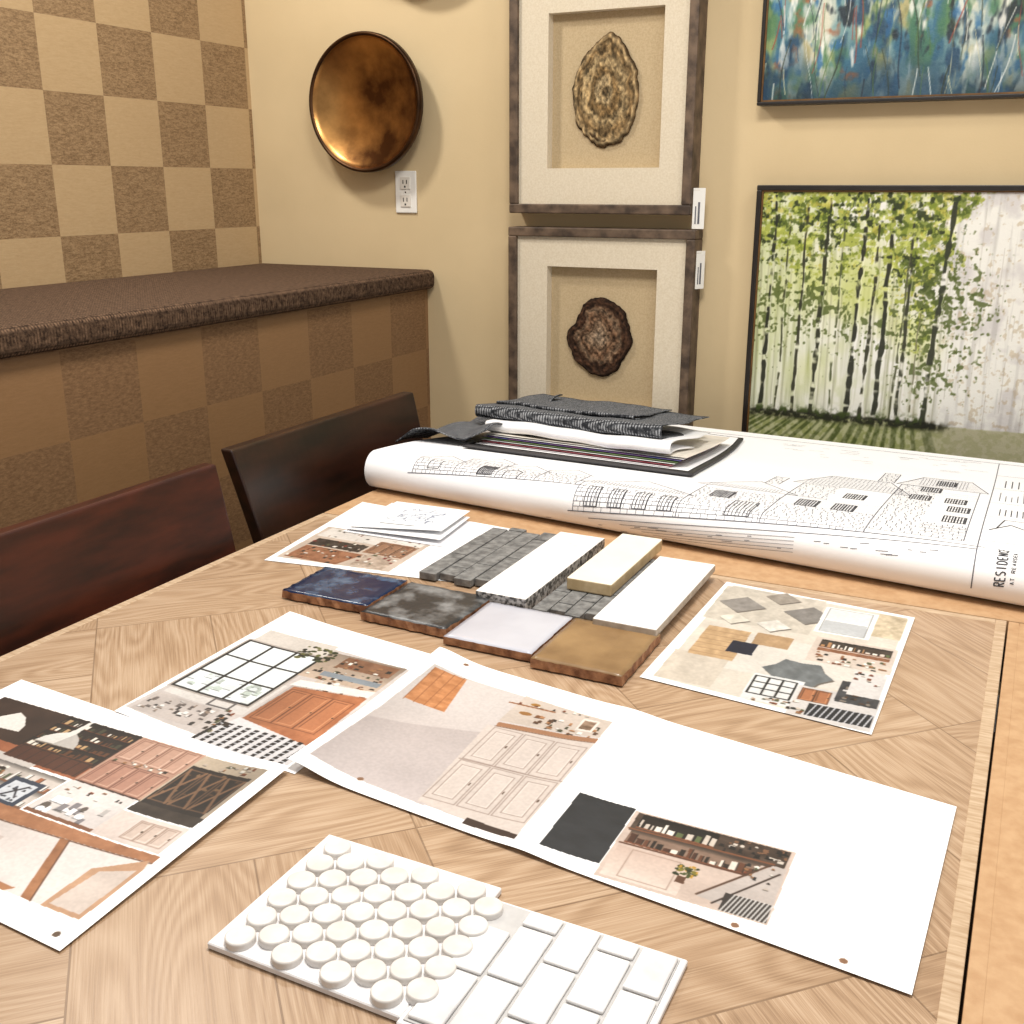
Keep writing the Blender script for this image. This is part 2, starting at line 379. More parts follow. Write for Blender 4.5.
# ================================================================ SHADOW BOX FRAMES
def shadowbox(x0,x1,z0,z1,ix0,ix1,iz0,iz1,D,stone):
    e=empty('framed_agate_shadow_box'); w=.024; yb=WY-.001; yf=WY-D
    for n_,a in dict(rail_top=(x0,x1,z1-w,z1),rail_bottom=(x0,x1,z0,z0+w),stile_left=(x0,x0+w,z0+w,z1-w),stile_right=(x1-w,x1,z0+w,z1-w)).items():
        box(n_,a[0],a[1],yf,yb,a[2],a[3],MT['frame'],.003,e)
    ym=yf+.012
    bm=bmesh.new()
    for a in [(x0+w,x1-w,iz1,z1-w),(x0+w,x1-w,z0+w,iz0),(x0+w,ix0,iz0,iz1),(ix1,x1-w,iz0,iz1)]:
        addbox(bm,a[0],a[1],ym,ym+.03,a[2],a[3])
    bmobj('linen_mat',bm,MT['linen'],e)
    box('backing',x0+w,x1-w,ym+.03,yb,z0+w,z1-w,MT['linen2'],0,e)
    cx,cz,rx,rz,seed,pal,shape=stone
    rs=np.random.RandomState(seed); n=180; rings=60
    yb2=ym+.03; vs=[];cs=[];fs=[]
    G=400; NA=vnoise(G,G,7,7,seed,4); NBn=vnoise(G,G,30,30,seed+5,3); NC=vnoise(G,G,4,12,seed+9,4)
    edge=vnoise(2,n+1,1,26,seed+20,3)[0]; edge=edge-(edge[-1]-edge[0])*np.linspace(0,1,n+1)
    sh=np.array(shape+shape[:1]+shape[1:2])
    def rad(i):
        d=360.*i/n/30.; k=int(d); f=d-k; f=f*f*(3-2*f)
        return sh[k%12]*(1-f)+sh[(k+1)%12]*f+.14*(edge[i%n]-.5)
    def smp(A,x,z): return A[int(np.clip((z+1.3)/2.6*(G-1),0,G-1)),int(np.clip((x+1.3)/2.6*(G-1),0,G-1))]
    def paint(t,x,z):
        q=t+.45*(smp(NA,x,z)-.5)*(1 if t<.9 else .2)
        xs=[p[0] for p in pal]; c=[np.interp(q,xs,[p[1][k] for p in pal]) for k in range(3)]
        g=1+.14*math.sin(q*40+8*smp(NC,x,z))+(smp(NBn,x,z)-.5)*1.3+rs.uniform(-.10,.10)
        return [max(0,min(255,v*g)) for v in c]
    for j in range(rings+1):
        t=j/rings
        for i in range(n):
            a=2*math.pi*i/n; R=rad(i)*t; x=R*math.cos(a); z=R*math.sin(a)
            h=.012+(smp(NBn,x,z)-.5)*.008 if t<.96 else .010-(t-.96)*.15
            vs.append((cx+rx*x,yb2-h,cz+rz*z)); cs.append(paint(t,x,z))
    for i in range(n):
        a=2*math.pi*i/n; R=rad(i)*.98; vs.append((cx+rx*R*math.cos(a),yb2+.002,cz+rz*R*math.sin(a))); cs.append([60,44,30])
    for j in range(rings+1):
        for i in range(n):
            k=(i+1)%n; fs.append((j*n+i,(j+1)*n+i,(j+1)*n+k,j*n+k))
    o=meshobj('agate_slice',vs,fs,MT['stone'],e,True); ca=o.data.color_attributes.new('Col','FLOAT_COLOR','POINT')
    cc=np.ones((len(vs),4),np.float32); cc[:,:3]=s2l(np.array(cs)/255.); ca.data.foreach_set('color',cc.ravel())
shadowbox(-1.327,-.8225,1.268,1.872,-1.220,-.911,1.382,1.756,.072,(-1.070,1.567,.090,.134,4,[(0,(122,102,72)),(.2,(156,137,104)),(.4,(108,86,56)),(.6,(150,130,96)),(.8,(112,90,60)),(.93,(142,122,90)),(1,(70,54,36))],[.97,.96,.98,1.03,.92,.96,1.0,1.04,.98,.98,1.02,.98]))
shadowbox(-1.332,-.806,.640,1.232,-1.219,-.907,.757,1.130,.068,(-1.072,.942,.095,.106,9,[(0,(150,132,112)),(.3,(118,96,76)),(.5,(84,62,46)),(.66,(120,98,78)),(.76,(56,38,27)),(.9,(66,46,34)),(1,(34,22,15))],[.96,.98,1.0,1.0,.94,.82,1.02,.96,.88,.98,.92,.86]))
def tag(xa,za,zb_,rot,y=WY-.055,W=.03):
    e=empty('price_tag')
    Mx=Matrix.Translation((xa,y,0))@Matrix.Rotation(rot,4,'Z')
    bm=bmesh.new(); addbox(bm,0,W,-.0005,.0005,za,zb_,.0004,1); bm.transform(Mx); bmobj('label',bm,MT['plastic'],e)
    bm=bmesh.new(); addbox(bm,.006,.009,-.0011,-.0005,za+.012,za+.055); addbox(bm,.013,.018,-.0011,-.0005,za+.012,za+.065); bm.transform(Mx); bmobj('barcode',bm,MT['ink'],e)
    bm=bmesh.new(); addbox(bm,.001,.016,-.0008,.0008,zb_-.006,zb_-.004); bm.transform(Mx); bmobj('string',bm,MT['paper2'],e)
tag(-.8205,1.234,1.333,math.radians(18)); tag(-.8045,1.085,1.180,math.radians(60))

# ================================================================ PAINTINGS
def painting(name,x0,x1,z0,z1,D,fw,paintf,step):
    e=empty(name); yf=WY-D
    for n_,a in dict(frame_top=(x0,x1,z1-fw,z1),frame_bottom=(x0,x1,z0,z0+fw),frame_left=(x0,x0+fw,z0+fw,z1-fw),frame_right=(x1-fw,x1,z0+fw,z1-fw)).items():
        box(n_,a[0],a[1],yf,WY-.001,a[2],a[3],MT['black'],.002,e)
    iw=.004; q=fw
    for n_,a in dict(gilt_top=(x0+q,x1-q,z1-q-iw,z1-q),gilt_bottom=(x0+q,x1-q,z0+q,z0+q+iw),gilt_left=(x0+q,x0+q+iw,z0+q+iw,z1-q-iw),gilt_right=(x1-q-iw,x1-q,z0+q+iw,z1-q-iw)).items():
        box(n_,a[0],a[1],yf+.006,WY-.002,a[2],a[3],MT['goldedge'],0,e)
    X0,X1,Z0,Z1=[v*1000 for v in(x0+fw+iw,x1-fw-iw,z0+fw+iw,z1-fw-iw)]
    C=Canvas((X0,Z1),(X1,Z1),(X1,Z0),(X0,Z0),step); C.U=(C.X-X0); C.W=C.Y-Z0; C.Wd=X1-X0; C.H=Z1-Z0
    paintf(C); C.C=np.clip(C.C,0,1)
    C.mesh('canvas',lambda x,z:(x,np.full_like(x,yf+.010),z),MT['vcp'],e)
def A3(c): return np.array(c)/255.
def blend(C,m,c): m=np.clip(m,0,1)[...,None]; C.C=C.C*(1-m)+A3(c)*m
def forest(C):
    ny,nx=C.ny,C.nx; U,W=C.U,C.W; H=C.H
    n1=vnoise(ny,nx,14,20,1,4); nf=vnoise(ny,nx,60,88,2,3); nv=vnoise(ny,nx,4,90,3,3); nb=vnoise(ny,nx,5,6,8,3)
    C.C[:]=A3((232,231,224))
    left=np.clip((480+90*(nb-.5)-U)/130,0,1)
    blend(C,(nv-.42)*2.4*left,(176,180,146)); blend(C,(n1-.55)*4*left,(210,213,186))
    blend(C,(1-left)*np.clip((n1-.5)*5,0,1)*.6,(194,189,190)); blend(C,(1-left)*np.clip((nv-.52)*5,0,1)*.4,(166,163,160))
    blend(C,(1-left)*np.clip((nf-.62)*12,0,1)*.4,(170,146,108))
    blend(C,np.clip((200-U)/260,0,1)*.55*np.clip((W-120)/220,0,1),(168,182,88))
    blend(C,np.clip((nb-.45)*3,0,1)*np.clip((W-160)/220,0,1)*left*.6,(190,198,98))
    gtop=H*.215
    rs=np.random.RandomState(11)
    for i in range(22):
        u=rs.uniform(0,450); w=rs.uniform(2,5); dr=rs.uniform(-12,12); top=rs.uniform(.45,.95)*H
        x=u+dr*(W/H)+3*(vnoise(ny,nx,8,2,100+i,2)-.5)
        m=np.clip((w/2+1.5-abs(U-x))/3,0,1)*((W<top)&(W>gtop-8)); blend(C,m*.4,(136,134,104))
    lim=H*(.72-.22*np.clip((U-280)/120,0,1)-.14*nb)+np.clip((U-400-70*(n1-.5))/110,0,1)*H*.55
    dens=np.clip((W-lim)/(H*.22),0,1)
    for (c,sd,th,al) in [((150,160,54),21,.46,.8),((108,124,34),22,.53,.8),((72,88,24),23,.56,.85),((206,212,112),24,.60,.7),((188,176,74),27,.62,.6),((36,46,16),25,.59,.9)]:
        n=vnoise(ny,nx,46,66,sd,3); blend(C,np.clip((n-th-(1-dens)*.25)*9,0,1)*al*(dens>0),c)
    for (u,w,r) in [(430,300,46),(415,250,26),(440,400,60),(330,380,36),(250,370,36),(150,430,50),(60,440,50),(35,370,36),(455,470,56),(400,480,50)]:
        d=np.hypot(U-u,(W-w)*.8); n=vnoise(ny,nx,60,86,int(u+w),2); blend(C,np.clip((n-.50-d/r*.13)*10,0,1)*.8,(72,86,30))
    for i,(u,w,dr,top,c) in enumerate([(22,11,12,.99,(32,34,20)),(62,6,10,.9,(64,66,38)),(104,9,8,.95,(44,44,26)),(150,12,12,.98,(38,40,22)),(196,6,4,.9,(80,86,50)),(236,13,14,.98,(32,34,20)),(272,9,12,.9,(44,44,26)),(306,13,4,.95,(34,36,22)),(340,6,16,.8,(80,82,54)),(362,9,-4,.9,(48,50,32)),(414,14,26,.97,(42,46,28)),(385,4,8,.6,(110,108,80))]):
        x=u+dr*(W/H)+9*(vnoise(ny,nx,9,2,200+i,2)-.5)
        ww=w*(1-.45*W/H)*(.5+1.0*vnoise(ny,nx,40,3,300+i,1))
        brk=np.clip((vnoise(ny,nx,40,20,400+i,2)-.32)*7,0,1)
        m=np.clip((ww/2+1.0-abs(U-x))/2.0,0,1)*((W<top*H)&(W>gtop-10))*brk; blend(C,m*.95,c)
        blend(C,np.clip(1-abs(U-x-ww*.7)/2,0,1)*(W<top*H*.8)*(W>gtop)*.4,(250,250,240))
        blend(C,np.clip(1-np.hypot((U-u)/(w*2.2),(W-gtop)/9),0,1)*1.5,(34,36,20))
    for i in range(40):
        u=rs.uniform(440,C.Wd); t=rs.uniform(.3,1)*H; l=rs.uniform(20,140)
        m=np.clip((1.6-abs(U-u))/1.6,0,1)*((W<t)&(W>t-l)); blend(C,m*.35,(150,140,128) if i%3 else (150,156,150))
    g=gtop+10*(nb-.5)
    m=np.clip((g-W)/4,0,1); blend(C,m,(184,186,142))
    blend(C,m*np.clip((nf-.42)*6,0,1)*.7,(140,148,84))
    for i in range(24):
        u0=i*19+rs.uniform(-6,6); sl=-.55-(250-u0)/200.; w=rs.uniform(7,16)
        x=u0+(gtop-W)*sl
        blend(C,m*np.clip((w/2+2-abs(U-x))/4,0,1)*.75*np.clip(nf+.3,0,1)*(U<620),(62,74,30))
    blend(C,m*np.clip((U-380)/120,0,1)*.6,(176,168,148))
    band=np.exp(-((W-gtop+3)/10)**2)*np.clip((500-U)/60,0,1)*np.clip(nf*2.6-.5,0,1); blend(C,band*1.4,(28,28,16))
    blend(C,np.exp(-((W-gtop-6)/12)**2)*(U<420)*np.clip((nf-.42)*4,0,1),(56,70,26))
def abstract(C):
    ny,nx=C.ny,C.nx; U,W=C.U,C.W; H=C.H
    C.C[:]=A3((178,190,180))
    for (c,sd,sy,sx,th,al) in [((96,140,146),1,5,16,.46,.75),((214,212,190),2,5,14,.53,.9),((122,142,70),6,6,16,.57,.7),((44,96,124),3,5,22,.53,.85),((24,58,88),4,7,20,.56,.85),((188,160,84),18,6,18,.63,.6),((70,116,78),5,6,22,.56,.8),((18,28,38),7,9,34,.58,.85),((160,84,50),8,12,26,.71,.7),((236,235,226),9,6,40,.59,.85),((40,98,146),10,10,34,.60,.8)]:
        n=vnoise(ny,nx,sy,sx,sd,4); blend(C,np.clip((n-th)*9,0,1)*al,c)
    nn=vnoise(ny,nx,6,14,30,3)
    blend(C,np.clip((150-W)/130,0,1)*.85*np.clip(nn*3-1,0,1),(20,56,82)); blend(C,np.clip((80-W)/80,0,1)*.7*np.clip(2-nn*3,0,1),(22,42,44))
    rs=np.random.RandomState(2)
    for i in range(210):
        u=rs.uniform(0,C.Wd); t=rs.uniform(.05,1)*H; l=rs.uniform(50,200); dr=rs.uniform(-.25,.25); w=rs.uniform(1,3.2)
        c=[(236,236,226),(20,32,46),(40,80,110),(200,196,160),(150,60,46),(70,104,56),(36,46,30),(226,230,226)][rs.randint(8)]
        blend(C,np.clip((w/2+.8-abs(U-u-(W-t)*dr-5*np.sin(W*.03+i)))/1.6,0,1)*((W<t)&(W>t-l))*.7,c)
painting('forest_painting',-.664,.27,.62,1.34,.045,.012,forest,1.8)
painting('abstract_painting',-.678,.30,1.522,2.15,.045,.008,abstract,2.0)

# ================================================================ PRINTED SHEETS
def flat(z,f=None):
    return lambda x,y:(x,y,z+(f(x,y) if f is not None else 0*x))
ORG=(178,116,74)
EARTH=[(230,226,218),(170,130,94),(110,112,80),(200,188,176),(70,56,46),(150,90,58),(60,58,58)]
def shelfscene(C,x0,y0,x1,y1,bg=(60,42,34),sh=(120,70,42),seed=1,n=3,items=((230,226,218),(190,150,110),(120,130,90),(210,200,190))):
    rs=np.random.RandomState(seed); C.rect(x0,y0,x1,y1,bg,noise=.08,sc=25)
    h=(y1-y0)/n
    for k in range(n):
        yb=y0+k*h; C.rect(x0,yb,x1,yb+h*.10,sh)
        x=x0+2
        while x<x1-5:
            w=rs.uniform(2,7); hh=rs.uniform(.2,.65)*h
            C.rect(x,yb+h*.10,min(x+w,x1),yb+h*.10+hh,items[rs.randint(len(items))]); C.line((min(x+w,x1),yb+h*.1),(min(x+w,x1),yb+h*.1+hh),.7,(50,38,30)); x+=w+rs.uniform(.5,3)
        C.shade(x0,yb+h*.75,x1,yb+h,.95,.6,'y')
# --- left sheet
C=Canvas((-1061,798),(-634,770),(-630,472),(-1058,492))
C.rect(-1040,660,-733,757,(84,60,46),noise=.1)
shelfscene(C,-932,690,-824,756,(50,34,28),(128,80,50),21,4,((200,170,130),(230,224,214),(120,80,50),(90,90,70)))
for k in range(5): C.line((-930+k*26,686),(-930+k*26,757),2,(40,26,22))
C.rect(-1040,660,-820,684,(180,120,84),noise=.08,sc=20); C.rect(-1040,650,-880,668,(210,204,200),noise=.03); C.rect(-930,664,-824,688,(110,66,44),noise=.06)
for k in range(8): C.line((-926+k*14,664),(-926+k*14,688),1,(70,40,28))
C.poly([(-925,700),(-870,704),(-874,714),(-882,723),(-893,730),(-896,757),(-900,757),(-902,730),(-914,722),(-922,712)],(222,220,216)); C.line((-925,700),(-870,704),2,(150,140,130)); C.poly([(-900,702),(-870,704),(-874,714),(-882,723),(-893,730)],(196,192,188))
C.poly([(-1010,700),(-955,705),(-960,718),(-975,732),(-990,738),(-1003,722)],(222,220,216))
C.rect(-822,662,-733,757,(198,164,146),noise=.05)
C.panels(-818,662,-737,706,4,1,(190,150,132),(146,106,90),(216,184,166)); C.panels(-818,712,-737,755,4,1,(202,168,150),(156,118,100),(224,196,180)); C.bric(-815,706,-740,714,14,EARTH,2,5,3)
C.rect(-733,644,-650,756,(200,186,168),noise=.05); C.rect(-731,660,-655,735,(50,38,32),noise=.1,sc=20); C.bric(-728,665,-658,730,26,[(120,90,64),(90,66,46),(150,120,90)],2,6,5)
for k in range(3):
    a=-728+k*25; C.frame(a,668,a+21,728,1.8,(134,104,80)); C.line((a,668),(a+21,728),3.2,(156,122,94)); C.line((a+21,668),(a,728),3.2,(156,122,94))
C.rect(-733,644,-650,660,(84,72,62),noise=.1,sc=30); C.bric(-730,736,-655,752,16,EARTH,2,6,8); C.shade(-733,644,-650,756,1.0,.85)
shelfscene(C,-1040,598,-826,656,(206,198,192),(150,110,84),4,2,((90,70,56),(230,228,224),(110,120,90),(176,120,84)))
C.bric(-1000,600,-890,650,50,EARTH,2,7,9)
C.rect(-880,598,-836,640,(70,84,104)); C.rect(-874,603,-842,634,(210,214,220),noise=.06,sc=30); C.line((-868,606),(-850,630),2.5,(60,60,70)); C.line((-862,626),(-848,610),1.6,(60,60,70)); C.bric(-870,606,-846,630,12,[(90,96,110),(160,160,170),(60,62,74)],1.5,4,10)
C.rect(-824,600,-735,660,(216,210,208),noise=.05); C.bric(-815,608,-745,630,16,[(150,146,150),(240,240,242),(190,186,184),(120,110,104)],5,13,11); C.rect(-824,600,-735,605,(150,106,76)); C.bric(-815,640,-745,656,10,EARTH,2,5,12)
C.rect(-735,600,-650,642,(216,204,198),noise=.04); C.panels(-705,606,-655,636,3,1,(208,192,182),(176,156,144),(226,214,206))
C.rect(-1040,505,-645,598,(208,196,190),c2=(226,221,219),grad='x',noise=.02)
C.poly([(-1040,598),(-1040,576),(-820,579),(-645,588),(-645,598)],(186,136,98),noise=.08,sc=30); C.line((-1040,575),(-820,578),1.2,(120,82,58)); C.line((-820,578),(-645,587),1.2,(120,82,58))
C.poly([(-752,582),(-741,582),(-702,505),(-714,505)],(186,136,96),noise=.08,sc=30); C.line((-741,582),(-702,505),1.2,(120,82,58))
C.poly([(-1000,505),(-735,505),(-728,512),(-1000,514)],(186,136,96),noise=.08)
C.poly([(-690,560),(-650,590),(-645,575),(-645,505),(-690,505)],(200,164,134),noise=.06); C.poly([(-680,560),(-650,574),(-650,510),(-685,510)],(214,202,194),noise=.03)
C.shade(-1040,505,-760,598,.92,1.0); C.rect(-1000,530,-800,560,(204,192,186),noise=.02)
C.ell(-648,485,3.5,3.5,(120,96,74)); C.ell(-980,482,3.5,3.5,(120,96,74))
C.finish().mesh('printed_inspiration_sheet',flat(.7622,lambda x,y:.006*np.exp(-((x+.632)/.05)**2)*(y-.47)/.3),MT['vc'])
# --- window sheet
C=Canvas((-899,1116),(-630,1083),(-628,770),(-895,786))
C.poly([(-893,800),(-872,1052),(-650,1032),(-645,776)],(204,197,194),noise=.03)
C.rect(-882,930,-770,1052,(208,202,196),noise=.03); C.poly([(-882,850),(-760,846),(-760,930),(-882,930)],(212,208,205),noise=.02)
X0,Y0,X1,Y1=-884,868,-770,1012
C.rect(X0-5,Y0-5,X1+5,Y1+5,(186,178,172)); C.rect(X0,Y0,X1,Y1,(228,233,235),noise=.05,sc=14); C.bric(X0+4,Y0+4,X1-4,Y0+50,30,[(196,206,200),(186,194,190),(214,220,222)],5,14,31)
for k in range(4): C.line((X0+(X1-X0)*k/3,Y0),(X0+(X1-X0)*k/3,Y1),3.6,(34,32,32))
for k in range(4): C.line((X0,Y0+(Y1-Y0)*k/3),(X1,Y0+(Y1-Y0)*k/3),3,(34,32,32))
C.rect(-768,960,-655,1034,(200,182,166),noise=.05); C.bric(-765,962,-660,1000,40,EARTH,2,7,32); C.shade(-768,960,-655,1034,1,.8,'y')
C.rect(-740,1000,-662,1030,(150,112,86),noise=.08,sc=24); C.bric(-738,1002,-664,1028,14,EARTH,3,7,36)
for k in range(46):
    C.ell(-808+random.uniform(0,50),1002+random.uniform(0,36),random.uniform(1.5,5),random.uniform(1.5,4),random.choice([(60,72,36),(84,92,50),(40,48,26),(120,120,70)]))
C.rect(-745,972,-660,984,(150,158,166),noise=.05); 
C.bric(-748,930,-660,960,34,EARTH,3,9,33)
C.poly([(-756,838),(-752,932),(-655,944),(-650,822)],(190,130,90),noise=.06,sc=20)
C.panels(-750,846,-660,926,3,1,(198,138,98),(136,86,56),(222,170,130)); C.shade(-756,838,-650,940,.9,1.05)
C.poly([(-760,934),(-756,950),(-655,962),(-655,946)],(226,220,216))
C.poly([(-778,776),(-760,842),(-650,822),(-645,776)],(212,210,212))
for k in range(11):
    a=-778+k*12; C.poly([(a,776),(a+5,776),(a+12,826),(a+6,826)],(44,42,46))
for k in range(7): C.line((-770,780+k*7),(-650,777+k*7),1.6,(206,206,210))
C.rect(-885,800,-790,846,(196,188,184),noise=.04); C.bric(-880,804,-795,842,40,[(130,120,116),(226,224,222),(160,144,132),(80,76,76)],2,8,34); C.bric(-785,800,-762,850,16,EARTH,3,8,35)
C.frame(-815,850,-785,866,3,(120,116,116))
C.finish().mesh('printed_window_sheet',flat(.7608,lambda x,y:.003*np.exp(-((x+.9)/.05)**2)),MT['vc'])
# --- long sheet
C=Canvas((-639,1088),(-12,1003),(-21,718),(-641,776))
P3=[(-628,796),(-622,1046),(-372,1012),(-373,765)]
C.poly(P3,(204,194,192),c2=(210,204,201))
C.poly([(-628,796),(-625,900),(-490,930),(-478,776)],(204,195,194),c2=(195,186,184))
C.poly([(-612,958),(-618,1040),(-571,1036),(-555,952)],(206,150,102),noise=.08,sc=50)
for k in range(4): C.line((-612+k*14,955),(-617+k*14,1038),.8,(170,116,74))
C.poly([(-488,781),(-497,948),(-372,962),(-373,765)],(212,202,196))
cl=(172,156,148); lt=(228,219,213)
for i,xx in enumerate((-488,-450,-412)):
    for (a,b_) in((790,868),(872,946)): 
        C.frame(xx+1,a,xx+36,b_,1.0,cl); C.frame(xx+7,a+8,xx+30,b_-8,.9,cl); C.frame(xx+8.5,a+9.5,xx+28.5,b_-9.5,.7,lt); C.ell(xx+32,a+40,1,3,(120,98,84))
C.line((-490,870),(-373,872),1.5,cl)
C.poly([(-488,950),(-488,959),(-372,969),(-372,960)],(180,138,106),noise=.05); C.line((-488,949),(-372,959),1,(130,96,74))
C.poly([(-490,962),(-488,1030),(-372,1012),(-372,972)],(206,195,186),noise=.03)
C.rect(-500,1006,-440,1009,(170,122,84)); C.ell(-470,990,8,4,(176,132,76)); C.ell(-468,1014,6,3.5,(180,138,70)); C.bric(-490,1010,-380,1015,10,EARTH,2,5,41)
C.bric(-455,968,-378,994,30,[(150,106,70),(80,62,50),(230,224,218),(190,146,106),(120,90,70),(100,100,76)],2,7,42)
C.rect(-405,980,-385,1008,(222,215,208)); C.rect(-402,984,-388,1004,(156,132,112),noise=.2,sc=60)
C.poly([(-430,766),(-373,762),(-373,770),(-430,777)],(84,60,48)); C.shade(-628,765,-560,1046,.94,1.0)
C.rect(-349,765,-290,862,(60,64,70),noise=.04,sc=30)
C.rect(-289,748,-136,859,(206,190,180),noise=.04)
C.rect(-285,826,-140,857,(100,82,70),noise=.10,sc=30); shelfscene(C,-280,832,-205,856,(54,46,42),(150,100,70),7,1); C.bric(-200,834,-142,855,30,[(54,44,40),(150,114,88),(210,200,190)],2,6,43)
shelfscene(C,-282,806,-160,828,(156,132,116),(146,96,68),8,1,((130,88,64),(104,68,50),(226,218,208),(64,50,42)))
C.line((-285,829),(-150,832),2.2,(150,102,72)); C.line((-285,804),(-160,806),2,(116,78,56))
C.rect(-285,752,-215,800,(218,205,196),c2=(202,183,172),noise=.02); C.frame(-270,756,-225,798,1,(180,160,148))
C.poly([(-200,760),(-150,830),(-138,830),(-138,752)],(194,185,180),noise=.04); C.line((-200,762),(-152,830),2,(110,82,64)); C.line((-185,756),(-142,820),1.6,(76,58,48)); C.bric(-180,790,-142,826,12,EARTH,2,5,44)
C.rect(-178,750,-138,775,(76,68,64)); 
for k in range(11): C.line((-176+k*3.6,750),(-170+k*3.6,775),1.2,(216,214,212))
for k in range(34): C.ell(-218+random.uniform(-8,10),788+random.uniform(-8,10),random.uniform(1.2,2.6),random.uniform(1.2,2.6),random.choice([(90,100,50),(200,160,60),(60,70,34),(150,140,60)]))
C.rect(-222,770,-214,780,(120,84,60))
for (a,b_) in((-560,789),(-160,737),(-590,1069)): C.ell(a,b_,3.6,3.2,(160,124,96))
def lift(x,y): return .010*np.exp(-((x+.64)/.045)**2)*(.4+.6*np.abs(y-.93)/.16)+.0025*np.exp(-((x+.36)/.03)**2)
C.ell(-73,733,3.6,3.2,(160,124,96))
C.finish().mesh('printed_cabinet_sheet',flat(.7626,lift),MT['vc'])
# --- collage board
C=Canvas((-378,1510),(-104,1488),(-108,1116),(-386,1140),1.0,(244,244,243))
C.poly([(-370,1150),(-365,1500),(-112,1480),(-116,1125)],(216,209,199),noise=.04)
C.rect(-372,1150,-300,1240,(208,199,187),noise=.05,sc=20); C.rect(-300,1210,-116,1330,(216,211,204),noise=.03)
C.rect(-150,1395,-112,1480,(208,194,170),noise=.10,sc=40); C.rect(-372,1360,-225,1495,(204,197,186),noise=.05,sc=30)
def star(cx,cy,r,c,n=6,inn=.72):
    pts=[(cx+r*(1 if k%2==0 else inn)*math.cos(math.pi*k/n),cy+r*.95*(1 if k%2==0 else inn)*math.sin(math.pi*k/n)) for k in range(2*n)]
    C.poly([(x+2,y-3) for x,y in pts],(130,122,114)); C.poly(pts,c,noise=.07,sc=30)
for (a,b_,r,c) in((-333,1430,34,(158,153,148)),(-238,1430,36,(150,146,142)),(-285,1478,26,(170,162,152)),(-330,1374,22,(216,211,200)),(-275,1372,24,(222,218,211))): star(a,b_,r,c,4,.70)
C.rect(-355,1235,-296,1336,(202,174,138),noise=.06,sc=30)
for k in range(6): C.line((-355,1245+k*15),(-296,1245+k*15),.8,(166,132,98))
C.rect(-312,1262,-278,1300,(34,42,76),noise=.06,sc=40); C.rect(-288,1300,-240,1340,(190,162,128),noise=.06,sc=30)
star(-214,1235,44,(132,136,138),6,.78)
C.rect(-222,1378,-150,1475,(236,236,234)); C.rect(-215,1384,-158,1425,(198,200,202),noise=.04); C.rect(-215,1430,-158,1470,(222,222,222)); C.frame(-216,1383,-157,1471,1,(150,150,150))
C.rect(-214,1280,-110,1362,(208,196,186),noise=.05); shelfscene(C,-206,1330,-116,1356,(90,76,66),(150,104,76),51,1); C.rect(-206,1318,-116,1328,(160,114,84),noise=.08,sc=40)
C.bric(-208,1284,-114,1314,34,EARTH,3,7,52)
C.rect(-262,1140,-200,1215,(216,216,216),noise=.03); X0,Y0,X1,Y1=-258,1158,-208,1208
for k in range(4): C.line((X0+(X1-X0)*k/3,Y0),(X0+(X1-X0)*k/3,Y1),2.2,(40,38,38)); C.line((X0,Y0+(Y1-Y0)*k/3),(X1,Y0+(Y1-Y0)*k/3),2.2,(40,38,38))
C.bric(-260,1142,-204,1156,16,EARTH,2,6,53)
C.rect(-205,1120,-110,1205,(206,202,200),noise=.05); C.panels(-200,1166,-165,1200,2,1,(184,130,94),(116,78,54),(208,156,118)); C.rect(-160,1180,-112,1240,(88,88,92),noise=.10,sc=30); C.bric(-158,1184,-114,1238,22,[(54,52,54),(150,140,130),(210,206,204),(110,84,66)],3,8,54)
C.rect(-185,1130,-112,1162,(56,56,62))
for k in range(10): C.line((-182+k*7,1130),(-176+k*7,1162),1.6,(206,206,210))
C.rect(-150,1205,-112,1275,(212,208,206),noise=.04); C.bric(-148,1242,-114,1272,12,EARTH,3,6,55); C.bric(-205,1130,-188,1160,8,EARTH,3,7,56)
C.finish().mesh('material_collage_board',flat(.7615),MT['vc'])
# --- back-left sheets
C=Canvas((-1118,1625),(-780,1600),(-757,1325),(-1075,1278),1.2)
C.poly([(-1068,1300),(-1085,1470),(-872,1470),(-865,1320)],(204,190,178),noise=.06)
C.rect(-1075,1420,-880,1466,(218,213,208),noise=.04); C.rect(-1062,1376,-960,1410,(80,68,60),noise=.12,sc=30); C.rect(-955,1380,-880,1440,(160,122,96),noise=.08,sc=20); C.panels(-950,1385,-885,1436,3,1,(170,134,108),(106,76,56),(194,158,130))
C.poly([(-1060,1310),(-960,1310),(-945,1370),(-1060,1372)],(170,124,94),noise=.10,sc=30); C.rect(-940,1322,-880,1376,(188,172,158),noise=.12,sc=35)
C.bric(-1060,1312,-880,1460,100,EARTH+[(150,50,40),(226,220,214)],2,8,61)
C.finish().mesh('printed_kitchen_sheet',flat(.7611),MT['vc'])
e=empty('folded_brochure')
C=Canvas((-1050,1640),(-880,1618),(-868,1492),(-1040,1470),1.2,(236,238,242))
C.rect(-1010,1520,-900,1600,(224,228,234))
rs=random.Random(8)
for k in range(44): 
    x=rs.uniform(-1005,-910);y=rs.uniform(1525,1595); C.line((x,y),(x+rs.uniform(-6,6),y+rs.uniform(-16,16)),rs.uniform(1,2.2),(84,96,122))
for k in range(5): C.line((-1000,1540+k*12),(-910,1536+k*12),1.2,(110,120,150))
C.line((-1000,1506),(-930,1504),3,(70,74,84))
C.mesh('cover',flat(.7672,lambda x,y:.010*np.clip((x+1.05)/.17,0,1)),MT['vc'],e)
C=Canvas((-1056,1632),(-874,1606),(-858,1470),(-1044,1462),6,(244,244,246))
C.mesh('inner_page',flat(.7655,lambda x,y:.004*np.clip((x+1.05)/.17,0,1)),MT['vc'],e)
